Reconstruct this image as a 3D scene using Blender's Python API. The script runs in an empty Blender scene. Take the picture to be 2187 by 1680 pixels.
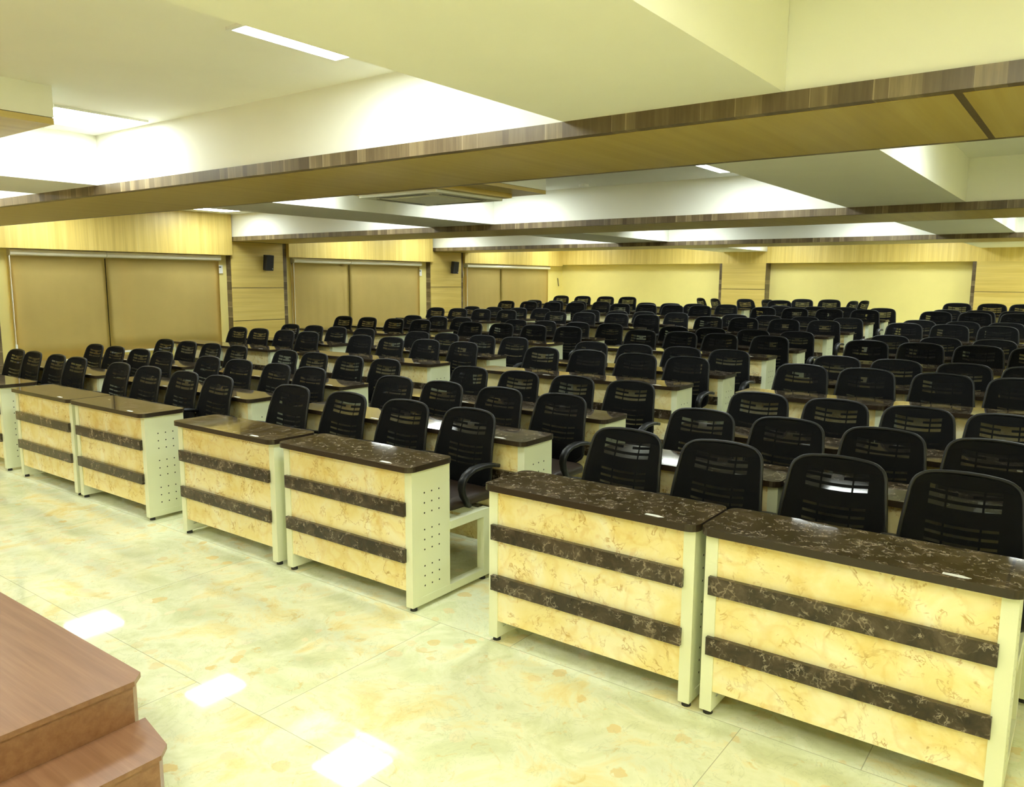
import bpy, bmesh, math, random
from mathutils import Vector, Matrix
random.seed(7)
S = bpy.context.scene
COL = S.collection
# ------------------------------------------------------------------ camera
cam_d = bpy.data.cameras.new('camera')
cam_d.sensor_width = 36.0
cam_d.lens = 36.0 * 1676.86 / 2187.0
cam_d.clip_start = 0.02
cam_d.clip_end = 100
cam = bpy.data.objects.new('camera', cam_d)
COL.objects.link(cam)
rt = Vector((0.802234, 0.59697948, 0.0060092))
up = Vector((-0.08951331, 0.11032602, 0.98985632))
fw = Vector((-0.59026094, 0.7946343, -0.1419449))
m = Matrix((rt, up, -fw)).transposed().to_4x4()
m.translation = Vector((3.97274, -2.70447, 1.64841))
cam.matrix_world = m
S.camera = cam
# ------------------------------------------------------------------ world, exposure
w = bpy.data.worlds.new('world')
S.world = w
w.use_nodes = True
w.node_tree.nodes['Background'].inputs[0].default_value = (0.5, 0.55, 0.6, 1)
w.node_tree.nodes['Background'].inputs[1].default_value = 0.02
S.view_settings.view_transform = 'Standard'
S.view_settings.look = 'None'
S.view_settings.gamma = 1.0
S.view_settings.use_curve_mapping = False
S.view_settings.exposure = 1.63
S.cycles.use_denoising = True
S.cycles.max_bounces = 8
S.cycles.diffuse_bounces = 5
S.cycles.glossy_bounces = 4
S.cycles.transparent_max_bounces = 24
S.cycles.caustics_reflective = False
S.cycles.caustics_refractive = False
S.cycles.sample_clamp_indirect = 6.0
LAMP = 9.0            # strength of the ceiling panels
LAMP_COL = (0.93, 1.0, 0.95)
LAMP_WARM = (1.0, 0.99, 0.78)

# ------------------------------------------------------------------ room numbers
XW = -6.35            # face of the left wall's pillars
XR = 7.0
YB = 13.1             # face of the back wall's pillars
YF = -6.2
ZC = 2.58             # ceiling
ZB = 2.20             # underside of the wood-clad beams
ZF = 2.26             # top of their brown fascia, underside of the cross beams
BEAMS = [(-4.35, -3.35), (-0.05, 0.93), (4.22, 5.22), (8.60, 9.66)]
CROSS = [(-2.36, -1.44), (2.24, 3.09)]
ROWY = [0.0, 0.838, 1.75, 2.842, 3.762, 4.853, 5.822, 6.936, 7.905, 9.013, 9.97, 11.05]
ROWZ = [0.0, 0.0, 0.0, 0.102, 0.102, 0.179, 0.179, 0.267, 0.267, 0.351, 0.351, 0.43]
SECX = [-5.6258, -3.158, -0.6448, 1.8555]
L = 1.0275            # desk length
STEPS = [(2.70, 0.102), (4.71, 0.179), (6.79, 0.267), (8.87, 0.351), (10.90, 0.43)]

# ------------------------------------------------------------------ node helpers
def mat(name):
    M = bpy.data.materials.new(name)
    M.use_nodes = True
    nt = M.node_tree
    return M, nt, nt.nodes['Principled BSDF']
def nd(nt, t, **kw):
    n = nt.nodes.new(t)
    for k, v in kw.items():
        if k.startswith('i_'):
            n.inputs[k[2:].replace('_', ' ')].default_value = v
        else:
            setattr(n, k, v)
    return n
def ramp(nt, fac, stops, interp='LINEAR'):
    n = nt.nodes.new('ShaderNodeValToRGB')
    n.color_ramp.interpolation = interp
    e = n.color_ramp.elements
    while len(e) > 1: e.remove(e[-1])
    e[0].position = stops[0][0]; e[0].color = stops[0][1]
    for p, c in stops[1:]:
        x = e.new(p); x.color = c
    nt.links.new(fac, n.inputs[0])
    return n.outputs[0]
def mth(nt, op, a, b=None, c=None):
    n = nt.nodes.new('ShaderNodeMath'); n.operation = op
    for i, v in enumerate((a, b, c)):
        if v is None: continue
        if isinstance(v, (int, float)): n.inputs[i].default_value = v
        else: nt.links.new(v, n.inputs[i])
    return n.outputs[0]
def mixc(nt, fac, a, b, mode='MIX'):
    n = nt.nodes.new('ShaderNodeMix'); n.data_type = 'RGBA'; n.blend_type = mode
    for sock, v in ((n.inputs[0], fac), (n.inputs[6], a), (n.inputs[7], b)):
        if isinstance(v, (int, float)): sock.default_value = v
        elif isinstance(v, tuple): sock.default_value = v
        else: nt.links.new(v, sock)
    return n.outputs[2]
def coords(nt, scale=(1, 1, 1), rnd=False, kind='Object'):
    tc = nt.nodes.new('ShaderNodeTexCoord')
    mp = nt.nodes.new('ShaderNodeMapping')
    nt.links.new(tc.outputs[kind], mp.inputs[0])
    mp.inputs['Scale'].default_value = scale
    if rnd:
        oi = nt.nodes.new('ShaderNodeObjectInfo')
        cx = nt.nodes.new('ShaderNodeCombineXYZ')
        for i, k in enumerate((37.0, 91.0, 53.0)):
            nt.links.new(mth(nt, 'MULTIPLY', oi.outputs['Random'], k), cx.inputs[i])
        nt.links.new(cx.outputs[0], mp.inputs['Location'])
    return mp.outputs[0]
def noise(nt, vec, scale, detail=4, rough=0.55, dist=0.0):
    n = nt.nodes.new('ShaderNodeTexNoise')
    nt.links.new(vec, n.inputs['Vector'])
    n.inputs['Scale'].default_value = scale; n.inputs['Detail'].default_value = detail
    n.inputs['Roughness'].default_value = rough; n.inputs['Distortion'].default_value = dist
    return n.outputs
def c4(*c): return (c[0], c[1], c[2], 1.0)
def plain(name, col, rough=0.5, spec=0.5, var=0.0, metal=0.0):
    M, nt, b = mat(name)
    b.inputs['Roughness'].default_value = rough
    b.inputs['Specular IOR Level'].default_value = spec
    b.inputs['Metallic'].default_value = metal
    v = coords(nt)
    n = noise(nt, v, 3.0, 3)[0]
    lo = tuple(x * (1 - var) for x in col); hi = tuple(min(1, x * (1 + var * 0.5)) for x in col)
    nt.links.new(ramp(nt, n, [(0.3, c4(*lo)), (0.7, c4(*hi))]), b.inputs['Base Color'])
    return M
def oak(name, axis, tone=1.0):
    """oak veneer, grain running along AXIS"""
    M, nt, b = mat(name)
    sc = [16.0, 16.0, 16.0]; sc[axis] = 0.5
    v = coords(nt, tuple(sc))
    n1 = noise(nt, v, 1.0, 5, 0.6, 0.3)[0]
    sc2 = [70.0, 70.0, 70.0]; sc2[axis] = 1.6
    n2 = noise(nt, coords(nt, tuple(sc2)), 1.0, 3, 0.6)[0]
    c = ramp(nt, n1, [(0.28, c4(.60 * tone, .44 * tone, .11 * tone)), (0.52, c4(.70 * tone, .54 * tone, .155 * tone)), (0.75, c4(.76 * tone, .61 * tone, .21 * tone))])
    c = mixc(nt, mth(nt, 'MULTIPLY', ramp(nt, n2, [(0.35, c4(1, 1, 1)), (0.55, c4(0, 0, 0))]), 0.22), c, c4(.42, .30, .09))
    nt.links.new(c, b.inputs['Base Color'])
    b.inputs['Roughness'].default_value = 0.38
    return M
def walnut(name, axis, width):
    """walnut laminate made of short blocks stacked along AXIS"""
    M, nt, b = mat(name)
    tc = nt.nodes.new('ShaderNodeTexCoord'); sp = nt.nodes.new('ShaderNodeSeparateXYZ')
    nt.links.new(tc.outputs['Object'], sp.inputs[0])
    a = mth(nt, 'DIVIDE', sp.outputs[axis], width)
    wv = nt.nodes.new('ShaderNodeTexNoise'); wv.noise_dimensions = '1D'; nt.links.new(a, wv.inputs['W']); wv.inputs['Scale'].default_value = 0.45
    a = mth(nt, 'ADD', a, mth(nt, 'MULTIPLY', wv.outputs[0], 2.4))
    fl = mth(nt, 'FLOOR', a); fr = mth(nt, 'FRACT', a)
    wn = nt.nodes.new('ShaderNodeTexWhiteNoise'); wn.noise_dimensions = '1D'; nt.links.new(fl, wn.inputs['W'])
    sc = [14.0, 14.0, 14.0]
    oth = (2 if axis == 0 else 1)
    sc[oth] = 1.2
    n = noise(nt, coords(nt, tuple(sc)), 2.5, 5, 0.65, 0.4)[0]
    scf = [3.0, 3.0, 3.0]; scf[axis] = 70.0
    nf = noise(nt, coords(nt, tuple(scf)), 1.0, 4, 0.7)[0]
    t = mth(nt, 'ADD', mth(nt, 'MULTIPLY', wn.outputs[0], 0.38), mth(nt, 'ADD', mth(nt, 'MULTIPLY', n, 0.42), mth(nt, 'MULTIPLY', nf, 0.40)))
    c = ramp(nt, t, [(0.25, c4(.060, .040, .020)), (0.5, c4(.115, .082, .042)), (0.72, c4(.18, .135, .070)), (0.95, c4(.32, .255, .14))])
    edge = ramp(nt, fr, [(0.0, c4(1, 1, 1)), (0.07, c4(0, 0, 0))])
    c = mixc(nt, mth(nt, 'MULTIPLY', edge, mth(nt, 'GREATER_THAN', wn.outputs[0], 0.55)), c, c4(.36, .29, .18))
    nt.links.new(c, b.inputs['Base Color'])
    b.inputs['Roughness'].default_value = 0.35
    return M
def ridge(nt, v, scale, width, detail=3, dist=0.5, rough=0.55):
    """thin lines along the 0.5 level of a noise"""
    n = noise(nt, v, scale, detail, rough, dist)[0]
    return ramp(nt, n, [(0.5 - width, c4(0, 0, 0)), (0.5, c4(1, 1, 1)), (0.5 + width, c4(0, 0, 0))])
def brown_marble(name, rough=0.1, ior=1.5, dens=0.48):
    M, nt, b = mat(name)
    v = coords(nt, (1, 1, 1), True)
    n1 = noise(nt, v, 11.0, 6, 0.65, 0.5)[0]
    c = ramp(nt, n1, [(0.3, c4(.016, .011, .006)), (0.48, c4(.036, .025, .014)), (0.6, c4(.066, .047, .029)), (0.75, c4(.12, .09, .06))])
    def cracks(scale, width, warp):
        vo = nt.nodes.new('ShaderNodeTexVoronoi'); vo.feature = 'DISTANCE_TO_EDGE'; vo.inputs['Scale'].default_value = scale
        dv = nt.nodes.new('ShaderNodeMix'); dv.data_type = 'VECTOR'; dv.inputs[0].default_value = warp
        nt.links.new(v, dv.inputs[4]); nt.links.new(noise(nt, v, scale * .8, 3, 0.6)[1], dv.inputs[5]); nt.links.new(dv.outputs[1], vo.inputs['Vector'])
        return ramp(nt, vo.outputs['Distance'], [(0.0, c4(1, 1, 1)), (width, c4(0, 0, 0))])
    m1 = ramp(nt, noise(nt, v, 26.0, 2, 0.5)[0], [(dens, c4(0, 0, 0)), (dens + .12, c4(1, 1, 1))])
    c = mixc(nt, mth(nt, 'MULTIPLY', mth(nt, 'MULTIPLY', cracks(34.0, .08, .07), m1), 0.7), c, c4(.46, .39, .30))
    m2 = ramp(nt, noise(nt, v, 11.0, 3, 0.5)[0], [(0.54, c4(0, 0, 0)), (0.66, c4(1, 1, 1))])
    c = mixc(nt, mth(nt, 'MULTIPLY', mth(nt, 'MULTIPLY', cracks(14.0, .05, .13), m2), 0.6), c, c4(.40, .32, .23))
    nt.links.new(c, b.inputs['Base Color'])
    b.inputs['Roughness'].default_value = rough
    b.inputs['IOR'].default_value = ior
    return M
def cream_marble(name):
    M, nt, b = mat(name)
    v = coords(nt, (1, 1, 1), True)
    n1 = noise(nt, v, 5.0, 5, 0.6, 0.7)[0]
    c = ramp(nt, n1, [(0.30, c4(.83, .67, .27)), (0.44, c4(.87, .75, .37)), (0.54, c4(.90, .80, .46)), (0.68, c4(.92, .87, .63))])
    vo = nt.nodes.new('ShaderNodeTexVoronoi'); vo.feature = 'SMOOTH_F1'; vo.inputs['Scale'].default_value = 9.0
    dv = nt.nodes.new('ShaderNodeMix'); dv.data_type = 'VECTOR'; dv.inputs[0].default_value = 0.10
    nt.links.new(v, dv.inputs[4]); nt.links.new(noise(nt, v, 6.0, 4, 0.6)[1], dv.inputs[5]); nt.links.new(dv.outputs[1], vo.inputs['Vector'])
    rings = ramp(nt, vo.outputs['Distance'], [(0.34, c4(0, 0, 0)), (0.42, c4(1, 1, 1)), (0.46, c4(0, 0, 0))])
    c = mixc(nt, mth(nt, 'MULTIPLY', rings, 0.28), c, c4(.72, .47, .12))
    m1 = ramp(nt, noise(nt, v, 5.5, 3)[0], [(0.48, c4(0, 0, 0)), (0.62, c4(1, 1, 1))])
    c = mixc(nt, mth(nt, 'MULTIPLY', mth(nt, 'MULTIPLY', ridge(nt, v, 5.5, .016, 5, .4, .65), m1), 0.9), c, c4(.46, .24, .05))
    m2 = ramp(nt, noise(nt, v, 12.0, 3)[0], [(0.54, c4(0, 0, 0)), (0.64, c4(1, 1, 1))])
    c = mixc(nt, mth(nt, 'MULTIPLY', mth(nt, 'MULTIPLY', ridge(nt, v, 15.0, .035, 3, .8), m2), 0.75), c, c4(.52, .29, .07))
    m3 = ramp(nt, noise(nt, v, 7.0, 3, 0.6, 0.3)[0], [(0.64, c4(0, 0, 0)), (0.70, c4(1, 1, 1))])
    c = mixc(nt, mth(nt, 'MULTIPLY', m3, 0.45), c, c4(.74, .50, .17))
    nt.links.new(c, b.inputs['Base Color'])
    b.inputs['Roughness'].default_value = 0.22
    return M
def floor_mat():
    M, nt, b = mat('polished_marble_floor')
    tc = nt.nodes.new('ShaderNodeTexCoord'); sp = nt.nodes.new('ShaderNodeSeparateXYZ')
    nt.links.new(tc.outputs['Object'], sp.inputs[0])
    TY, TX = 1.035, 1.5
    ry = mth(nt, 'DIVIDE', sp.outputs[1], TY)
    row = mth(nt, 'FLOOR', ry); fy = mth(nt, 'FRACT', ry)
    sh = mth(nt, 'MULTIPLY', row, 0.42)
    rx = mth(nt, 'DIVIDE', mth(nt, 'SUBTRACT', mth(nt, 'SUBTRACT', sp.outputs[0], 3.46), sh), TX)
    colm = mth(nt, 'FLOOR', rx); fx = mth(nt, 'FRACT', rx)
    gx, gy = 0.0016 / TX, 0.0016 / TY
    def near(fr, g): return mth(nt, 'LESS_THAN', mth(nt, 'MINIMUM', fr, mth(nt, 'SUBTRACT', 1.0, fr)), g)
    grout = mth(nt, 'MAXIMUM', near(fx, gx), near(fy, gy))
    wn = nt.nodes.new('ShaderNodeTexWhiteNoise'); wn.noise_dimensions = '2D'
    cb = nt.nodes.new('ShaderNodeCombineXYZ'); nt.links.new(row, cb.inputs[0]); nt.links.new(colm, cb.inputs[1])
    nt.links.new(cb.outputs[0], wn.inputs['Vector'])
    va = nt.nodes.new('ShaderNodeVectorMath'); va.operation = 'MULTIPLY_ADD'
    nt.links.new(wn.outputs['Color'], va.inputs[0]); va.inputs[1].default_value = (9, 9, 9); nt.links.new(tc.outputs['Object'], va.inputs[2])
    v = va.outputs[0]
    n1 = noise(nt, v, 3.2, 7, 0.66, 0.6)[0]
    base = ramp(nt, n1, [(0.3, c4(.60, .635, .39)), (0.42, c4(.68, .715, .46)), (0.53, c4(.77, .80, .58)), (0.62, c4(.79, .73, .41)), (0.75, c4(.74, .58, .24))])
    # clasts of the breccia
    vo = nt.nodes.new('ShaderNodeTexVoronoi'); vo.inputs['Scale'].default_value = 10.0
    dv = nt.nodes.new('ShaderNodeMix'); dv.data_type = 'VECTOR'; dv.inputs[0].default_value = 0.10
    nt.links.new(v, dv.inputs[4]); nt.links.new(noise(nt, v, 7.0, 4, 0.6)[1], dv.inputs[5]); nt.links.new(dv.outputs[1], vo.inputs['Vector'])
    sc = nt.nodes.new('ShaderNodeSeparateColor'); nt.links.new(vo.outputs['Color'], sc.inputs[0])
    inside = ramp(nt, vo.outputs['Distance'], [(0.26, c4(1, 1, 1)), (0.31, c4(0, 0, 0))])
    pick = mth(nt, 'GREATER_THAN', sc.outputs[0], 0.38)
    zone = ramp(nt, noise(nt, v, 1.9, 2)[0], [(0.40, c4(.35, .35, .35)), (0.6, c4(1, 1, 1))])
    clc = mixc(nt, sc.outputs[1], c4(.72, .56, .24), c4(.82, .80, .60))
    c = mixc(nt, mth(nt, 'MULTIPLY', mth(nt, 'MULTIPLY', mth(nt, 'MULTIPLY', inside, pick), zone), 0.9), base, clc)
    n3 = noise(nt, v, 11.0, 5, 0.7, 0.8)[0]
    sp1 = ramp(nt, n3, [(0.60, c4(0, 0, 0)), (0.70, c4(1, 1, 1))])
    c = mixc(nt, mth(nt, 'MULTIPLY', sp1, 0.6), c, c4(.66, .50, .17))
    n4 = noise(nt, v, 6.0, 5, 0.65, 1.2)[0]
    vn = ramp(nt, n4, [(0.487, c4(0, 0, 0)), (0.50, c4(1, 1, 1)), (0.513, c4(0, 0, 0))])
    c = mixc(nt, mth(nt, 'MULTIPLY', vn, 0.32), c, c4(.42, .46, .28))
    c = mixc(nt, mth(nt, 'MULTIPLY', grout, 0.7), c, c4(.30, .30, .20))
    nt.links.new(c, b.inputs['Base Color'])
    b.inputs['Roughness'].default_value = 0.045
    b.inputs['Specular IOR Level'].default_value = 0.5
    return M
def emit(name, col, s):
    M = bpy.data.materials.new(name); M.use_nodes = True; nt = M.node_tree
    nt.nodes.clear()
    e = nt.nodes.new('ShaderNodeEmission'); o = nt.nodes.new('ShaderNodeOutputMaterial')
    e.inputs[0].default_value = c4(*col); e.inputs[1].default_value = s
    nt.links.new(e.outputs[0], o.inputs[0])
    return M
def mesh_cloth():
    M, nt, b = mat('black_mesh_cloth')
    b.inputs['Base Color'].default_value = c4(.0028, .0032, .0034)
    b.inputs['Specular IOR Level'].default_value = 0.15
    b.inputs['Roughness'].default_value = 0.75
    tr = nt.nodes.new('ShaderNodeBsdfTransparent')
    mx = nt.nodes.new('ShaderNodeMixShader')
    v = coords(nt, (1, 1, 1))
    ck = nt.nodes.new('ShaderNodeTexChecker'); ck.inputs['Scale'].default_value = 520.0
    nt.links.new(v, ck.inputs['Vector'])
    nt.links.new(mth(nt, 'MULTIPLY_ADD', ck.outputs['Fac'], 0.18, 0.74), mx.inputs[0])
    nt.links.new(tr.outputs[0], mx.inputs[1]); nt.links.new(b.outputs[0], mx.inputs[2])
    out = nt.nodes['Material Output']
    nt.links.new(mx.outputs[0], out.inputs[0])
    return M

M_white = plain('off_white_ceiling_paint', (.84, .85, .78), 0.7, 0.3, 0.02)
M_yellow = plain('warm_yellow_wall_paint', (.90, .79, .31), 0.55, 0.4, 0.03)
M_cream_wall = plain('cream_wall_paint', (.80, .75, .52), 0.6, 0.3, 0.03)
M_oak_x = oak('oak_veneer_long', 0)
M_ply = oak('pale_plywood', 1, 0.8)
M_oak_y = oak('oak_veneer_across', 1)
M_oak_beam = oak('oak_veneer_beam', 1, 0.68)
M_oak_z = oak('oak_veneer_upright', 2, 1.08)
M_wal_x = walnut('walnut_laminate_blocks', 0, 0.06)
M_wal_z = walnut('walnut_laminate_stack', 2, 0.09)
M_dark = plain('dark_joint', (.05, .035, .02), 0.6)
M_floor = floor_mat()
M_top = brown_marble('brown_marble_top', 0.05, 1.72)
M_strip = brown_marble('brown_marble_strip', 0.22, 1.5, 0.53)
M_edge = plain('dark_brown_edge_band', (.026, .017, .010), 0.3)
M_front = cream_marble('cream_marble_panel')
M_metal = plain('cream_powder_coated_metal', (.77, .81, .60), 0.33, 0.5, 0.03)
M_hole = plain('punched_hole_black', (.015, .015, .012), 0.8)
M_rubber = plain('black_rubber', (.02, .02, .02), 0.7)
M_frame = plain('black_plastic', (.0035, .0042, .0048), 0.42, 0.35)
M_grille = plain('black_plastic_matt', (.0025, .003, .003), 0.6, 0.2)
M_cloth = mesh_cloth()
M_seat = plain('dark_brown_leatherette', (.030, .018, .011), 0.45, 0.5, 0.1)
M_stage = None
M_blind = plain('tan_roller_fabric', (.90, .69, .245), 0.75, 0.2, 0.03)
M_alu = plain('pale_enamelled_rail', (.80, .77, .62), 0.22, 0.7, 0.02)
M_plas = plain('white_plastic', (.82, .83, .80), 0.4)
M_lcd = plain('grey_display', (.10, .11, .10), 0.3)
M_ac = plain('cream_plastic', (.74, .75, .62), 0.45)
M_black = plain('black_speaker_shell', (.012, .012, .013), 0.55)
M_glass = plain('dark_window_pane', (.03, .035, .04), 0.1)
M_sticker = plain('clear_white_sticker', (.75, .76, .74), 0.25)
M_paper = plain('white_paper', (.85, .86, .84), 0.7)
M_lamp = emit('lamp_diffuser_glow', LAMP_COL, LAMP)
M_lampw = emit('lamp_diffuser_glow_warm', LAMP_WARM, LAMP * 1.0)
def stage_mat():
    M, nt, b = mat('red_brown_laminate')
    n1 = noise(nt, coords(nt, (1.2, 22, 22)), 1.6, 5, 0.6, 0.3)[0]
    n2 = noise(nt, coords(nt, (3, 160, 160)), 1.0, 3, 0.6)[0]
    c = ramp(nt, n1, [(0.3, c4(.215, .105, .055)), (0.5, c4(.265, .135, .075)), (0.72, c4(.32, .175, .10))])
    c = mixc(nt, mth(nt, 'MULTIPLY', ramp(nt, n2, [(0.4, c4(1, 1, 1)), (0.6, c4(0, 0, 0))]), 0.2), c, c4(.22, .10, .05))
    nt.links.new(c, b.inputs['Base Color'])
    b.inputs['Roughness'].default_value = 0.33
    return M
M_stage = stage_mat()

# ------------------------------------------------------------------ object helpers
def obj(name, bm, mats, parent=None, smooth=False, loc=None):
    me = bpy.data.meshes.new(name)
    bmesh.ops.recalc_face_normals(bm, faces=bm.faces[:])
    bm.to_mesh(me); bm.free()
    for mm in (mats if isinstance(mats, (list, tuple)) else [mats]): me.materials.append(mm)
    if smooth:
        for p in me.polygons: p.use_smooth = True
    o = bpy.data.objects.new(name, me)
    COL.objects.link(o)
    if parent: o.parent = parent
    if loc: o.location = loc
    return o
def box(bm, x0, x1, y0, y1, z0, z1, mi=0, bev=0.0):
    vs = [bm.verts.new((x, y, z)) for z in (z0, z1) for y in (y0, y1) for x in (x0, x1)]
    fs = []
    for q in ((0, 2, 3, 1), (4, 5, 7, 6), (0, 1, 5, 4), (2, 6, 7, 3), (0, 4, 6, 2), (1, 3, 7, 5)):
        f = bm.faces.new([vs[i] for i in q]); f.material_index = mi; fs.append(f)
    if bev > 0:
        es = list({e for f in fs for e in f.edges})
        r = bmesh.ops.bevel(bm, geom=es, offset=bev, segments=2, profile=0.7, affect='EDGES')
        for f in r['faces']: f.material_index = mi
    return fs
def bx(*a, **k):
    bm = bmesh.new(); box(bm, *a, **k); return bm
def prism(bm, pts, z0, z1, mi=0, mi_side=None):
    a = [bm.verts.new((x, y, z0)) for x, y in pts]; b = [bm.verts.new((x, y, z1)) for x, y in pts]
    n = len(pts)
    f = bm.faces.new(list(reversed(a))); f.material_index = mi
    f = bm.faces.new(b); f.material_index = mi
    for i in range(n):
        f = bm.faces.new([a[i], a[(i + 1) % n], b[(i + 1) % n], b[i]])
        f.material_index = mi if mi_side is None else mi_side
def tube(bm, pts, r, seg=8, sx=1.0, sz=1.0, closed=False, mi=0):
    """tube along PTS; profile radius r, squashed by sx (side) and sz"""
    P = [Vector(p) for p in pts]; n = len(P); rings = []
    prev = None
    for i in range(n):
        if closed: t = (P[(i + 1) % n] - P[i - 1]).normalized()
        else: t = (P[min(i + 1, n - 1)] - P[max(i - 1, 0)]).normalized()
        if prev is None:
            ref = Vector((1, 0, 0)) if abs(t.x) < 0.7 else Vector((0, 0, 1))
        else: ref = prev
        a = (ref - t * ref.dot(t)).normalized(); b = t.cross(a); prev = a
        rings.append([bm.verts.new(P[i] + a * (math.cos(k * 2 * math.pi / seg) * r * sx) + b * (math.sin(k * 2 * math.pi / seg) * r * sz)) for k in range(seg)])
    for i in range(n if closed else n - 1):
        A, B = rings[i], rings[(i + 1) % n]
        for k in range(seg):
            f = bm.faces.new([A[k], A[(k + 1) % seg], B[(k + 1) % seg], B[k]]); f.material_index = mi
    if not closed:
        bm.faces.new(list(reversed(rings[0]))); bm.faces.new(rings[-1])
def cyl(bm, c, r, h, axis=2, seg=16, mi=0, r2=None):
    rot = {0: Matrix.Rotation(math.pi / 2, 4, 'Y'), 1: Matrix.Rotation(math.pi / 2, 4, 'X'), 2: Matrix.Identity(4)}[axis]
    before = set(bm.faces)
    bmesh.ops.create_cone(bm, cap_ends=True, segments=seg, radius1=r, radius2=r if r2 is None else r2, depth=h, matrix=Matrix.Translation(c) @ rot)
    for f in bm.faces:
        if f not in before: f.material_index = mi
def struct(name, bm, mats, label=None, parent=None):
    o = obj(name, bm, mats, parent)
    if parent is None: o['kind'] = 'structure'
    if label: o['label'] = label
    return o
def thing(name, label, cat, loc=(0, 0, 0), rz=0.0, group=None):
    o = bpy.data.objects.new(name, None); COL.objects.link(o)
    o.empty_display_size = 0.1
    o.location = loc; o.rotation_euler = (0, 0, rz)
    tag(o, label, cat, group); return o
def tag(o, label, cat, group=None):
    o['label'] = label; o['category'] = cat
    if group: o['group'] = group
    return o
KIDS = {}
def kids(o):
    if o.name not in KIDS: KIDS[o.name] = [c for c in bpy.data.objects if c.parent == o]
    return KIDS[o.name]
def dup(root, loc, rz, label, group=None):
    r = root.copy(); COL.objects.link(r); r.location = loc; r.rotation_euler = (0, 0, rz)
    r['label'] = label
    if group: r['group'] = group
    for ch in kids(root):
        c = ch.copy(); COL.objects.link(c); c.parent = r
        for g in kids(ch):
            e = g.copy(); COL.objects.link(e); e.parent = c
    return r
ORD = ['front', 'second', 'third', 'fourth', 'fifth', 'sixth', 'seventh', 'eighth', 'ninth', 'tenth', 'eleventh', 'rearmost']

# ------------------------------------------------------------------ floor, tiers, ceiling, walls
struct('floor', bx(XW - .5, XR + .1, YF, YB + .5, -.12, 0), M_floor)
for i, (y, z) in enumerate(STEPS):
    z0 = STEPS[i - 1][1] if i else 0.0
    struct('floor', bx(XW + .001, XR - .001, y, YB + .24, z0, z), M_floor)
struct('ceiling', bx(XW - .5, XR + .1, YF, YB + .5, ZC, ZC + .1), M_white)
struct('wall_right', bx(XR, XR + .12, YF, YB + .5, 0, ZC), M_yellow)
struct('wall_front', bx(XW - .5, XR + .1, YF - .12, YF, 0, ZC), M_cream_wall)
# left wall: recessed yellow wall, oak header boxes over the windows, oak pillars
XI = XW - 0.11        # recessed wall face
struct('wall_left', bx(XI - .12, XI, YF, YB + .5, 0, ZC), M_yellow)
PILL = [(YF + .001, -3.30), (-0.05, 1.12), (4.22, 5.22), (8.55, 9.52)]
def wall_pillar(y0, y1, label):
    bm = bmesh.new()
    box(bm, XI, XW, y0, y1, 0, ZB, 0)                       # walnut core and side strips
    o = thing('wall_pillar', label, 'pillar', (XW, (y0 + y1) / 2, 0)); o['kind'] = 'structure'
    c = obj('pillar_core', bm, M_wal_z, o, loc=None); c.location = (-XW, -(y0 + y1) / 2, 0)
    zs = [0, 1.03, 1.52, ZB]
    for k in range(3):
        p = bx(XW, XW + .012, y0 + .004, y1 - .075, zs[k] + .005, zs[k + 1] - .005)
        q = obj('oak_panel', p, M_oak_y, o); q.location = (-XW, -(y0 + y1) / 2, 0)
    return o
PL = ['oak panelled wall pillar at the far front of the left wall', 'oak panelled wall pillar at the left edge of the first window', 'oak panelled wall pillar with speaker right of the nearest window', 'oak panelled wall pillar with speaker between second and third windows']
for (a, b), lb in zip(PILL, PL): wall_pillar(a, b, lb)
HEAD = [(-3.30, -0.05), (1.12, 4.215), (5.22, 8.55), (9.52, YB)]
for a, b in HEAD:
    zt = ZC
    struct('trim_header', bx(XI, XW + .07 if a < 9 else XW + .05, a, min(b, YB), 1.995, zt), M_oak_z, 'oak veneered header box above a blind')
# back wall
YI = YB + .24
struct('wall_back', bx(XW - .5, XR + .1, YI, YI + .12, 0, ZC), M_yellow)
struct('trim_back_header', bx(XW + .05, XR, YB, YI, 2.03, ZC), M_oak_z, 'oak veneered header band along the back wall')
BP = [(-2.42, -1.44), (2.15, 3.10), (6.2, XR)]
for (a, b), lb in zip(BP, ['oak panelled pillar on the back wall between its two yellow niches', 'oak panelled pillar on the back wall behind the right block', 'oak panelled pillar in the far right corner']):
    o = thing('wall_pillar', lb, 'pillar', ((a + b) / 2, YB, 0)); o['kind'] = 'structure'
    c = obj('pillar_core', bx(a, b, YB, YI, 0, 2.03), M_wal_z, o); c.location = (-(a + b) / 2, -YB, 0)
    zs = [0, 1.0, 1.51, 2.03]
    for k in range(3):
        q = obj('oak_panel', bx(a + .06, b - .012, YB - .012, YB, zs[k] + .005, zs[k + 1] - .005 if k < 2 else 2.03), M_oak_x, o)
        q.location = (-(a + b) / 2, -YB, 0)
# header face above each back pillar is the same oak board (slightly proud strip hides the joint)
struct('baseboard_back', bx(-1.44, 2.15, YI - .012, YI, .43, .53), M_oak_x)
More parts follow.
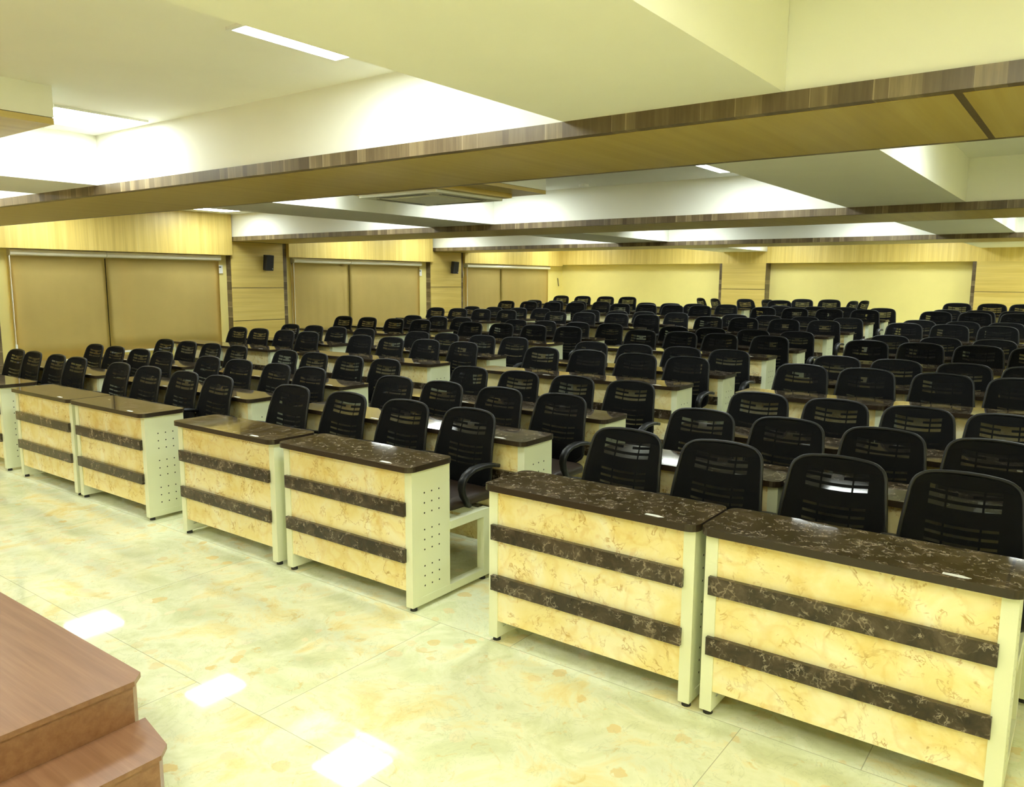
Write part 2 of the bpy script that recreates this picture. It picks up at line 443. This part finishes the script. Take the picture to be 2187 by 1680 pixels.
# beams
for i, (a, b) in enumerate(BEAMS):
    struct('ceiling_beam', bx(XW + .001, XR, a + .012, b - .012, ZF, ZC), M_white, 'white boxed ceiling beam above wood cladding')
    bm = bmesh.new()
    box(bm, XW + .002, XR, a, b, ZB, ZF)
    c = struct('beam_cladding', bm, M_wal_x, 'walnut edged cladding under the ceiling beam')
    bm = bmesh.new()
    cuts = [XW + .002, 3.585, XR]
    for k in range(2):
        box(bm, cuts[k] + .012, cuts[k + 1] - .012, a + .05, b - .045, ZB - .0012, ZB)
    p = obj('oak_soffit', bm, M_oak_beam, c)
segs = []
ys = [YF] + [v for ab in BEAMS for v in ab] + [YB]
for (x0, x1) in CROSS:
    for k in range(0, len(ys), 2):
        y0, y1 = ys[k], ys[k + 1]
        struct('ceiling_beam', bx(x0, x1, y0 + .001 if k == 0 else y0 - .011, y1 + .011 if k < 8 else YB - .001, ZF, ZC), M_white, 'white boxed cross beam')

# windows behind the blinds
for i, (a, b) in enumerate([(1.30, 4.02), (5.38, 8.30), (9.68, 12.62)]):
    bm = bmesh.new()
    for (p, q) in ((a, a + .04), (b - .04, b), ((a + b) / 2 - .02, (a + b) / 2 + .02)): box(bm, XI, XI + .012, p, q, .72, 1.93)
    box(bm, XI, XI + .012, a, b, .70, .74); box(bm, XI, XI + .012, a, b, 1.90, 1.94)
    wd = struct('window_%d' % (i + 1), bm, M_alu)
    obj('pane', bx(XI + .001, XI + .006, a + .04, b - .04, .74, 1.90), M_glass, wd)

# ------------------------------------------------------------------ roller blinds
BL = [(1.285, 2.414, 'first window', 'left', .64), (2.416, 4.07, 'first window', 'right', .70), (5.37, 6.556, 'middle window', 'left', .72), (6.562, 8.32, 'middle window', 'right', .72), (9.66, 10.835, 'far window', 'left', .90), (10.842, 12.66, 'far window', 'right', .90)]
for i, (a, b, wn_, side, zb) in enumerate(BL):
    t = thing('roller_blind', 'tan roller blind pulled down over the %s half of the %s' % (side, wn_.replace('first', 'nearest')), 'blind', (XW, (a + b) / 2, 1.96), 0, 'tan roller blinds on the left wall')
    oy = (a + b) / 2
    def part(nm, bm, mm, sm=False):
        o = obj(nm, bm, mm, t, sm); o.location = (-XW, -oy, -1.96); return o
    bm = bmesh.new()
    prof = [(XW - .105, 1.99), (XW - .02, 1.992), (XW + .0, 1.975), (XW + .008, 1.95), (XW + .0, 1.925), (XW - .02, 1.912), (XW - .105, 1.912)]
    va = [bm.verts.new((x, a + .002, z)) for x, z in prof]; vb = [bm.verts.new((x, b - .002, z)) for x, z in prof]
    bm.faces.new(va); bm.faces.new(list(reversed(vb)))
    for k in range(len(prof)): bm.faces.new([va[k], vb[k], vb[(k + 1) % len(prof)], va[(k + 1) % len(prof)]])
    part('head_rail', bm, M_alu)
    bm = bmesh.new()
    n = 24; rows_ = 6
    g = [[bm.verts.new((XW - .055 - .006 * (i % 2) + .004 * math.sin(j * 1.7 + i) * (k / rows_), a + .006 + (b - a - .012) * j / n, 1.915 - (1.915 - zb) * k / rows_)) for j in range(n + 1)] for k in range(rows_ + 1)]
    for k in range(rows_):
        for j in range(n): bm.faces.new([g[k][j], g[k + 1][j], g[k + 1][j + 1], g[k][j + 1]])
    r = bmesh.ops.solidify(bm, geom=bm.faces[:], thickness=0.002)
    part('blind_fabric', bm, M_blind, True)
    part('bottom_rail', bx(XW - .066, XW - .044, a + .01, b - .01, zb - .025, zb), M_plas if i == 1 else M_alu)
    if i % 2 == 0:
        bm = bmesh.new()
        tube(bm, [(XW + .002, a - .008, 1.91), (XW + .004, a - .014, 1.5), (XW + .004, a - .012, 0.86)], .0035, 6)
        tube(bm, [(XW - .016, a - .008, 1.91), (XW - .012, a - .002, 1.5), (XW - .004, a - .010, 0.86)], .0025, 6)
        box(bm, XW - .006, XW + .012, a - .022, a - .002, .78, .86)
        part('pull_chain', bm, M_plas)

# wall controllers and speakers
for y, lb in ((4.10, 'white wall controller with small display right of the nearest window'), (8.36, 'white wall controller with small display right of the middle window'), (9.585, 'white wall controller with small display left of the far window')):
    x = XI if y < 9 else XW - 0.0
    t = thing('wall_controller', lb, 'controller', (XI if y < 9 else XW, y, 1.79), 0, 'air conditioner wall controllers')
    if y > 9: t.location = (XI, y, 1.79)
    cc_ = obj('controller_case', bx(0, .025, -.045, .045, -.06, .06, bev=.004), M_plas, t)
    obj('display', bx(.025, .027, -.032, .018, .022, .042), M_lcd, cc_)
    obj('cable', bx(0.003, .013, -.035, -.022, .06, .145), M_plas, t)
for y, lb in ((4.815, 'small black wall speaker on the pillar right of the nearest window'), (9.16, 'small black wall speaker on the pillar right of the middle window')):
    t = thing('wall_speaker', lb, 'speaker', (XW + .012, y, 1.905), 0, 'black wall speakers')
    bm = bmesh.new()
    prism(bm, [(.03, -.055), (.03, .055), (.11, .070), (.13, .06), (.13, -.06), (.11, -.070)], -.115, .115)
    bmesh.ops.rotate(bm, verts=bm.verts[:], cent=(.03, 0, 0), matrix=Matrix.Rotation(math.radians(7), 3, 'Y'))
    scb = obj('speaker_cabinet', bm, M_black, t)
    bm = bmesh.new(); tube(bm, [(0, 0, -.05), (.03, 0, -.05), (.06, 0, -.04)], .014, 8); box(bm, 0, .008, -.03, .03, -.11, .01)
    obj('wall_bracket', bm, M_rubber, t)
    bm = bmesh.new(); cyl(bm, (.118, .045, -.098), .006, .01, 0, 10); o = obj('badge', bm, M_plas, scb)
# small dark cord in the back left corner
bm = bmesh.new()
tube(bm, [(XI + .012, YB + .02, 1.72), (XI + .02, YB + .03, 1.66), (XI + .012, YB + .05, 1.60), (XI + .016, YB + .07, 1.53)], .008, 6)
o = obj('loose_cord', bm, M_rubber); o.location = (0, 0, 0)
tag(o, 'short dark cord hanging on the yellow wall in the back left corner', 'cord')

# ------------------------------------------------------------------ ceiling lights
def make_light(label, glow):
    t = thing('ceiling_light', label, 'light', (0, 0, ZC), 0, 'square ceiling light panels')
    bm = bmesh.new()
    s = .25
    for (x0, x1, y0, y1) in ((-s - .015, -s, -s - .015, s + .015), (s, s + .015, -s - .015, s + .015), (-s, s, -s - .015, -s), (-s, s, s, s + .015)):
        box(bm, x0, x1, y0, y1, -.012, 0)
    obj('light_frame', bm, M_plas, t)
    obj('diffuser', bx(-s, s, -s, s, -.008, -.001), glow, t)
    return t
LX = [(-5.62, 'by the windows'), (-2.95, 'left of left cross beam'), (-.95, 'right of left cross beam'), (1.53, 'left of right cross beam'), (3.72, 'right of right cross beam'), (6.1, 'by the right wall')]
LY = [(-4.95, 'in the rear stage bay'), (-2.75, 'over the stage'), (-.60, 'in the nearest bay'), (1.6, 'near side of second bay'), (3.62, 'far side of second bay'), (6.4, 'near side of third bay'), (7.95, 'far side of third bay'), (10.35, 'near side of last bay'), (12.2, 'far side of last bay')]
OFF = {(4, 4), (5, 4), (5, 6)}
protos = {}
for i, (x, lx) in enumerate(LX):
    for j, (y, ly) in enumerate(LY):
        if (i, j) in OFF: continue
        if (i, j) == (2, 2): x, y = -.93, -.37
        if (i, j) in ((4, 2), (5, 2)): y = -1.75
        if (i, j) == (4, 3): y = 2.0
        lb = 'ceiling light panel %s, %s' % (lx, ly)
        front = y < -1.5
        if front not in protos:
            protos[front] = make_light(lb, M_lampw if front else M_lamp); protos[front].location = (x, y, ZC)
        else: dup(protos[front], (x, y, ZC), 0, lb)
        x = LX[i][0]

# ------------------------------------------------------------------ cassette air conditioners under dropped boxes
def make_ac(x1, y1, lb):
    """x1, y1: far right corner of the dropped box"""
    struct('ceiling_box', bx(x1 - 1.25, x1, y1 - 1.22, y1, 2.43, ZC), M_white, 'white dropped ceiling box above the air conditioner')
    cx, cy = x1 - .735, y1 - .665
    t = thing('air_conditioner', lb, 'air conditioner', (cx, cy, 2.335), 0, 'ceiling cassette air conditioners')
    obj('wood_backboard', bx(-.515, .735, -.555, .665, .062, .092), M_ply, t)
    obj('wood_surround', bx(-.50, .50, -.485, .485, .026, .0615), M_oak_y, t)
    cp_ = obj('cassette_panel', bx(-.44, .44, -.43, .43, .0, .0255, bev=.006), M_ac, t)
    bm = bmesh.new()
    for s in (-1, 1):
        for k in (0, 1):
            box(bm, s * (.34 + .035 * k) - .006, s * (.34 + .035 * k) + .006, -.28, .28, -.003, .001)
            box(bm, -.28, .28, s * (.34 + .035 * k) - .006, s * (.34 + .035 * k) + .006, -.003, .001)
    obj('louvre_slots', bm, M_lcd, cp_)
    obj('return_grille', bx(-.26, .26, -.26, .26, -.006, .001, bev=.002), M_ac, cp_)
make_ac(-.24, -.83, 'cream ceiling cassette air conditioner at the top left of the nearest bay')
make_ac(.015, 3.10, 'cream ceiling cassette air conditioner in the second bay behind the first beam')
make_ac(.015, 7.40, 'cream ceiling cassette air conditioner in the third bay')
bm = bmesh.new(); cyl(bm, (0, 0, -.012), .05, .024, 2, 20); o = obj('smoke_detector', bm, M_plas, loc=(-.15, 4.0, ZC))
tag(o, 'small round white detector on the ceiling behind the air conditioner', 'detector')

# ------------------------------------------------------------------ stage
def stage_outline(x1, ch=.045, y1=-1.42, y0=YF + .02, x0=-5.9, off=0.0):
    return [(x0 + off, y0), (x1 - off, y0), (x1 - off, y1 - ch), (x1 - ch - off * .4, y1 - off), (x0 + off, y1 - off)]
t = thing('stage_platform', 'red-brown laminate stage platform with one lower side step', 'stage', (-2.2, -3.8, 0))
def sp(nm, bm):
    o = obj(nm, bm, M_stage, t); o.location = (2.2, 3.8, 0)
bm = bmesh.new(); prism(bm, stage_outline(1.47, off=.014), 0, .284); sp('platform_body', bm)
bm = bmesh.new(); prism(bm, stage_outline(1.47), .284, .302); sp('platform_top', bm)
def step_outline(off=0.0):
    return [(1.457, YF + .02), (1.71 - off, YF + .02), (1.71 - off, -1.515), (1.665 - off * .4, -1.47 - off), (1.457, -1.43 - off)]
bm = bmesh.new(); prism(bm, step_outline(.014), 0, .134); sp('step_body', bm)
bm = bmesh.new(); prism(bm, step_outline(), .134, .150); sp('step_tread', bm)

# ------------------------------------------------------------------ desk prototype (origin: left front corner on the floor)
def rounded(x0, x1, y0, y1, r, n=5):
    P = []
    for cx, cy, a0 in ((x1 - r, y0 + r, -90), (x1 - r, y1 - r, 0), (x0 + r, y1 - r, 90), (x0 + r, y0 + r, 180)):
        for k in range(n + 1):
            a = math.radians(a0 + 90 * k / n); P.append((cx + r * math.cos(a), cy + r * math.sin(a)))
    return P
def make_desk(label):
    t = thing('classroom_desk', label, 'desk', (0, 0, 0), 0, 'two-seat desks with fixed chair rails')
    bm = bmesh.new()
    prism(bm, rounded(.003, L - .003, -.035, .30, .045), .722, .750, 0, 1)
    tt_ = obj('tabletop', bm, [M_top, M_edge], t)
    fp = obj('front_panel', bx(.066, .962, .006, .024, .103, .722), M_front, t)
    for z in (.255, .492):
        bm = bmesh.new(); box(bm, .040, .968, -.018, .0055, z, z + .070, 0, .0015)
        obj('front_strip', bm, M_strip, fp)
    for s, xa, xb in ((-1, .019, .066), (1, .962, 1.009)):
        bm = bmesh.new()
        xo = xa if s < 0 else xb            # outer face
        box(bm, xa, xb, 0, .045, .022, .722)                       # front post
        box(bm, xa, xb, .045, .29, .022, .062)                     # bottom bar
        pa, pb = (xa + .003, xb - .006) if s < 0 else (xa + .006, xb - .003)
        box(bm, pa, pb, .045, .284, .062, .722)                    # recessed punched panel
        for g0 in (.60, .41, .22):
            for rr in range(3):
                for cc in range(3):
                    y = .092 + .054 * cc; z = g0 - .052 * rr
                    xh = (pa - .0006) if s < 0 else (pb + .0006)
                    vs = [bm.verts.new((xh, y + .0048 * math.cos(a), z + .0048 * math.sin(a))) for a in [k * math.pi / 4 for k in range(8)]]
                    f = bm.faces.new(vs); f.material_index = 1
        sp_ = obj('side_panel', bm, [M_metal, M_hole], t)
        bm = bmesh.new()
        box(bm, xa, xb, .2905, .615, .022, .062)
        box(bm, xa, xb, .565, .615, .062, .405)
        box(bm, xa, xb, .285, .565, .362, .405)
        sr_ = obj('seat_rail_frame', bm, M_metal, t)
        for y in (.03, .58):
            bm = bmesh.new(); cyl(bm, ((xa + xb) / 2, y, .011), .019, .022, 2, 10, 0, .016)
            obj('levelling_foot', bm, M_rubber, sp_ if y < .1 else sr_)
    for y in (.37, .55):
        obj('cross_rail', bx(.0661, .9619, y - .02, y + .02, .365, .405), M_metal, t)
    bm = bmesh.new(); prism(bm, [(.80, -.012), (.86, -.016), (.88, -.004), (.85, .008), (.80, .006)], .7502, .7507)
    obj('label_sticker', bm, M_sticker, tt_)
    return t

# ------------------------------------------------------------------ chair prototype (origin: centre of its mount on the rails; backrest towards +y)
def hw(z):
    pts = [(.015, .055), (.06, .125), (.11, .200), (.135, .216), (.17, .221), (.26, .214), (.36, .203), (.42, .196), (.448, .189), (.466, .176), (.480, .156), (.488, .130), (.493, .09), (.496, 0.0)]
    if z <= pts[0][0]: return pts[0][1]
    for (a, p), (b, q) in zip(pts, pts[1:]):
        if z <= b: return p + (q - p) * (z - a) / (b - a)
    return 0.0
def back_y(x, z):
    prof = [(.0, .195), (.10, .178), (.20, .172), (.32, .195), (.50, .252)]
    y = prof[-1][1]
    for (a, p), (b, q) in zip(prof, prof[1:]):
        if z <= b:
            s = (z - a) / (b - a); s = max(0, s); s = s * s * (3 - 2 * s) if False else s
            y = p + (q - p) * s; break
    return y - .42 * x * x * 1.4
def make_chair(label):
    t = thing('mesh_back_chair', label, 'chair', (0, 0, 0), 0, 'black mesh-back chairs fixed behind the desks')
    # rim
    zs = [.015, .035, .06, .085, .11, .135, .17, .22, .28, .34, .39, .42, .44, .452, .464, .474, .481, .486, .490]
    right = [(hw(z), z) for z in zs]
    out = right + [(.06, .4945), (0, .496), (-.06, .4945)] + [(-x, z) for x, z in reversed(right)]
    bm = bmesh.new()
    tube(bm, [(x, back_y(x, z), z) for x, z in out], .0085, 8, 1.0, 0.9, closed=True)
    obj('back_frame', bm, M_frame, t, True)
    # grille with slots
    xs = [-1, -.128, -.070, -.062, -.026, .026, .062, .070, .128, 1]
    slots = []
    z = .432
    for k in range(3): slots.append((z - .030 * k - .017, z - .030 * k))
    for k in range(4): slots.append((.290 - .034 * k - .011, .290 - .034 * k))
    zl = sorted({v for s in slots for v in s} | {.015, .06, .11, .445, .462, .476, .488})
    bm = bmesh.new(); V = {}
    for j, zz in enumerate(zl):
        h = hw(zz)
        for i, x in enumerate(xs):
            xx = max(-h, min(h, x * h if abs(x) == 1 else x))
            sag = -.10 * 0
            V[i, j] = bm.verts.new((xx, back_y(xx, zz) + .004, zz + (.012 * (abs(xx) / .13) ** 2 if abs(x) != 1 and .12 < zz < .44 else 0)))
    for j in range(len(zl) - 1):
        isl = any(abs(a - zl[j]) < 1e-6 and abs(b - zl[j + 1]) < 1e-6 for a, b in slots)
        si = [k for k, (a, b) in enumerate(slots) if abs(a - zl[j]) < 1e-6 and abs(b - zl[j + 1]) < 1e-6]
        for i in range(len(xs) - 1):
            cell = i in (1, 3, 5) or (i == 7) or i == 4
            if i in (2, 6): cell = False
            if i == 3 or i == 5: cell = True
            if isl and cell and si[0] not in (0, 1) : continue
            if isl and cell and si[0] in (0, 1): continue
            if (not isl) and i == 4 and zl[j] > .38 and zl[j + 1] < .434: continue
            q = [V[i, j], V[i + 1, j], V[i + 1, j + 1], V[i, j + 1]]
            u = []
            for v_ in q:
                if all((v_.co - w_.co).length > 1e-5 for w_ in u): u.append(v_)
            if len(u) >= 3: bm.faces.new(u)
    bmesh.ops.solidify(bm, geom=bm.faces[:], thickness=.004)
    obj('back_grille', bm, M_grille, t)
    # mesh cloth stretched over the front
    bm = bmesh.new(); G = []
    zc = [.015, .06, .11, .135, .2, .28, .36, .42, .455, .476, .488]
    for zz in zc:
        h = hw(zz) - .003
        G.append([bm.verts.new((h * k / 4, back_y(h * k / 4, zz) - .006, zz)) for k in range(-4, 5)])
    for a, b in zip(G, G[1:]):
        for k in range(8): bm.faces.new([a[k], a[k + 1], b[k + 1], b[k]])
    obj('mesh_cloth', bm, M_cloth, t, True)
    # lumbar bracket between seat and back
    bm = bmesh.new()
    for s in (-1, 1): tube(bm, [(s * .05, .02, .012), (s * .055, .16, .014), (s * .05, .205, .03), (s * .045, .200, .10), (s * .04, .192, .17)], .014, 8, 1.3, .7)
    obj('back_bracket', bm, M_frame, t, True)
    # seat
    bm = bmesh.new()
    pts = rounded(-.225, .225, -.225, .185, .06, 5)
    layers = [(.90, .014), (.99, .022), (1.0, .040), (.985, .058), (.93, .070), (.80, .075)]
    R_ = []
    for sc_, z_ in layers:
        R_.append([bm.verts.new((x * sc_, (y + .02) * sc_ - .02, z_ - (.012 if y < -.17 else 0) * (z_ > .05))) for x, y in pts])
    bm.faces.new(list(reversed(R_[0]))); bm.faces.new(R_[-1])
    for A, B in zip(R_, R_[1:]):
        for k in range(len(pts)): bm.faces.new([A[k], A[(k + 1) % len(pts)], B[(k + 1) % len(pts)], B[k]])
    obj('seat', bm, M_seat, t, True)
    obj('mount_plate', bx(-.14, .14, -.22, .01, .0005, .014), M_frame, t)
    # loop armrests: flat section swept in the y z plane
    path = [(.165, .212), (.11, .224), (.03, .232), (-.05, .226), (-.105, .205), (-.135, .172), (-.140, .135), (-.128, .095), (-.10, .055), (-.06, .022), (-.01, .008)]
    wd = [.020, .024, .026, .026, .025, .024, .023, .022, .021, .020, .018]
    for s in (-1, 1):
        bm = bmesh.new(); rg = []
        cx = s * .252
        for i, (y, z_) in enumerate(path):
            a = Vector(path[max(i - 1, 0)]); b = Vector(path[min(i + 1, len(path) - 1)])
            tt = (b - a).normalized(); nn = Vector((-tt.y, tt.x)) * .0105
            x0 = cx if i < 9 else cx - s * .03 * (i - 8)
            w_ = wd[i]
            sec = [(-w_, -.6), (-w_ * .8, -1), (w_ * .8, -1), (w_, -.6), (w_, .6), (w_ * .8, 1), (-w_ * .8, 1), (-w_, .6)]
            rg.append([bm.verts.new((x0 + u, y + nn.x * v, z_ + nn.y * v)) for u, v in sec])
        for A, B in zip(rg, rg[1:]):
            for k in range(8): bm.faces.new([A[k], A[(k + 1) % 8], B[(k + 1) % 8], B[k]])
        bm.faces.new(list(reversed(rg[0]))); bm.faces.new(rg[-1])
        obj('armrest', bm, M_frame, t, True)
    return t

CX = {
    (0, 0): [-5.107, -4.708, -4.19, -3.766],
    (0, 1): [-5.165, -4.701, -4.177, -3.734],
    (0, 2): [-5.285, -4.787, -4.288, -3.785],
    (0, 3): [-5.351, -4.885, -4.357, -3.887],
    (0, 4): [-5.426, -4.906, -4.422, -3.872],
    (0, 5): [-5.519, -4.979, -4.408, -3.877],
    (0, 6): [None, -4.96, -4.409, -3.915],
    (0, 7): [-5.456, -4.939, -4.418, -3.881],
    (0, 8): [-5.443, -4.92, -4.367, -3.869],
    (0, 9): [-5.464, -4.917, -4.376, -3.842],
    (0, 10): [-5.465, -4.939, -4.39, -3.862],
    (0, 11): [-5.5, -4.943, -4.378, -3.857],
    (1, 0): [-2.978, -2.475, -1.924, -1.455],
    (1, 1): [-2.911, -2.402, -1.852, -1.384],
    (1, 2): [-2.917, -2.438, -1.915, -1.412],
    (1, 3): [-2.948, -2.438, -1.898, -1.371],
    (1, 4): [-2.897, -2.418, -1.853, -1.381],
    (1, 5): [-2.929, -2.402, -1.875, -1.344],
    (1, 6): [-2.873, -2.366, -1.821, -1.301],
    (1, 7): [-2.911, -2.387, -1.821, -1.312],
    (1, 8): [-2.877, -2.359, -1.865, -1.306],
    (1, 9): [-2.905, -2.39, -1.892, -1.398],
    (1, 10): [-2.876, -2.378, -1.917, -1.309],
    (1, 11): [None, -2.296, -2.037, -1.389],
    (2, 0): [-0.56, 0.007, 0.555, 1.068],
    (2, 1): [-0.381, 0.116, 0.651, 1.165],
    (2, 2): [-0.373, 0.16, 0.681, 1.202],
    (2, 3): [-0.362, 0.156, 0.672, 1.165],
    (2, 4): [-0.351, 0.171, 0.696, 1.181],
    (2, 5): [-0.33, 0.17, 0.644, 1.196],
    (2, 6): [-0.369, 0.129, 0.668, 1.178],
    (2, 7): [-0.364, 0.137, 0.678, 1.177],
    (2, 8): [-0.371, 0.134, 0.647, 1.231],
    (2, 9): [-0.327, 0.174, 0.687, 1.201],
    (2, 10): [-0.376, 0.203, 0.675, 1.236],
    (3, 0): [2.105, 2.61, 3.135, 3.61],
    (3, 1): [2.159, 2.65, 3.143, 3.628],
    (3, 2): [2.178, 2.672, 3.152, 3.608],
    (3, 3): [2.131, 2.614, 3.118, 3.599],
    (3, 4): [2.158, 2.638, 3.146, 3.598],
    (3, 5): [2.162, 2.644, 3.126, 3.563],
    (3, 6): [2.166, 2.666, 3.155, None],
    (3, 7): [2.109, 2.589, 3.082, None],
    (3, 8): [2.111, 2.599, 3.074, None],
    (3, 9): [2.131, 2.608, 3.121, None],
    (3, 10): [2.133, 2.568, 3.014, None],
    (3, 11): [2.132, 2.62, 3.051, None],
}
# small shifts of whole desks along their row, left desk and right desk of each block
DS = {(0, 0): (.15, .15), (0, 1): (.12, .12), (0, 2): (.05, .05), (0, 3): (-.01, -.01), (0, 4): (-.02, -.02), (0, 5): (-.04, -.03), (0, 6): (-.08, -.07), (1, 0): (-.01, .0), (1, 5): (.01, .02), (1, 6): (.02, .03), (1, 7): (.04, .05),
      (2, 0): (-.085, -.035), (3, 0): (-.035, -.03), (3, 2): (.04, .04), (3, 3): (.03, .03), (3, 4): (.04, .04), (3, 5): (.04, .04), (3, 6): (.04, .04)}
for r in range(1, 12): DS.setdefault((2, r), (.03, .04))
for r in range(7, 12): DS.setdefault((0, r), (-.05, -.05))
for r in range(8, 12): DS.setdefault((1, r), (.02, .02))
BLK = ['window block', 'second block from the windows', 'third block from the windows', 'rightmost block']
SEAT = ['leftmost', 'second', 'third', 'rightmost']
desk0 = chair0 = None
for r in range(12):
    for s in range(4):
        for k in range(2):
            if (s, r) == (2, 11): continue
            if s == 1 and r == 11 and k == 0: continue
            dx = DS.get((s, r), (0.0, 0.0))[k]
            loc = (SECX[s] + L * k + dx, ROWY[r], ROWZ[r])
            lb = 'cream marble-fronted desk, %s row, %s desk of the %s' % (ORD[r], ('left', 'right')[k], BLK[s])
            if desk0 is None: desk0 = make_desk(lb); desk0.location = loc
            else: dup(desk0, loc, 0, lb)
        xs_ = CX.get((s, r))
        if not xs_ or (s, r) == (1, 11): continue
        for j, x in enumerate(xs_):
            if x is None: continue
            extra = 'black mesh-back chair'
            lb = '%s, %s row, %s seat of the %s' % (extra, ORD[r], SEAT[j], BLK[s])
            loc = (x, ROWY[r] + .57, ROWZ[r] + .405)
            if chair0 is None: chair0 = make_chair(lb); chair0.location = loc
            else: dup(chair0, loc, random.uniform(-.03, .03), lb)
# the loosely turned chairs and the spare desk at the very back
def back_at(x, y, rz, lb, z=.43 + .405):
    """place a chair so that its backrest top centre stands at x, y"""
    off = Vector((0, .25)); c, s_ = math.cos(rz), math.sin(rz)
    ox, oy = off.x * c - off.y * s_, off.x * s_ + off.y * c
    dup(chair0, (x - ox, y - oy, z), rz, lb)
back_at(-2.42, 12.13, math.radians(90), 'black mesh-back chair turned sideways, left of the turned pair by the back pillar')
back_at(-1.99, 11.80, math.radians(88), 'black mesh-back chair turned sideways, right of the turned pair by the back pillar')
back_at(-1.43, 11.92, math.radians(58), 'black mesh-back chair standing in front of the oak back pillar')
back_at(-.97, 11.80, math.radians(75), 'black chair turned away just right of the oak back pillar')
back_at(-.60, 11.42, math.radians(18), 'black chair beside the turned one right of the back pillar')
back_at(-.60, 12.80, 0, 'left black chair of the two against the wall in the second niche')
back_at(-.10, 12.80, 0, 'right black chair of the two against the wall in the second niche')
back_at(.54, 11.95, math.radians(-52), 'front one of the two turned black chairs before the second niche')
back_at(.60, 12.50, math.radians(-54), 'rear one of the two turned black chairs before the second niche')
dup(desk0, (-.98, 12.02, .43), 0, 'marble-fronted desk standing alone against the second niche, before two chairs')
dup(desk0, (SECX[1] + L * 0 + .02, ROWY[11], .43), 0, 'cream marble-fronted desk with brown top, rearmost row, left of the second block')

# crumpled paper under the second row's desk
bm = bmesh.new()
bmesh.ops.create_icosphere(bm, subdivisions=2, radius=.028)
for v in bm.verts: v.co = Vector((v.co.x * random.uniform(.8, 1.7), v.co.y * random.uniform(.6, 1.3), max(-.010, v.co.z * random.uniform(.3, .9))))
o = obj('crumpled_paper', bm, M_paper, loc=(.82, 1.10, .0102))
tag(o, 'small crumpled white paper scrap on the floor under the second-row desk', 'paper')
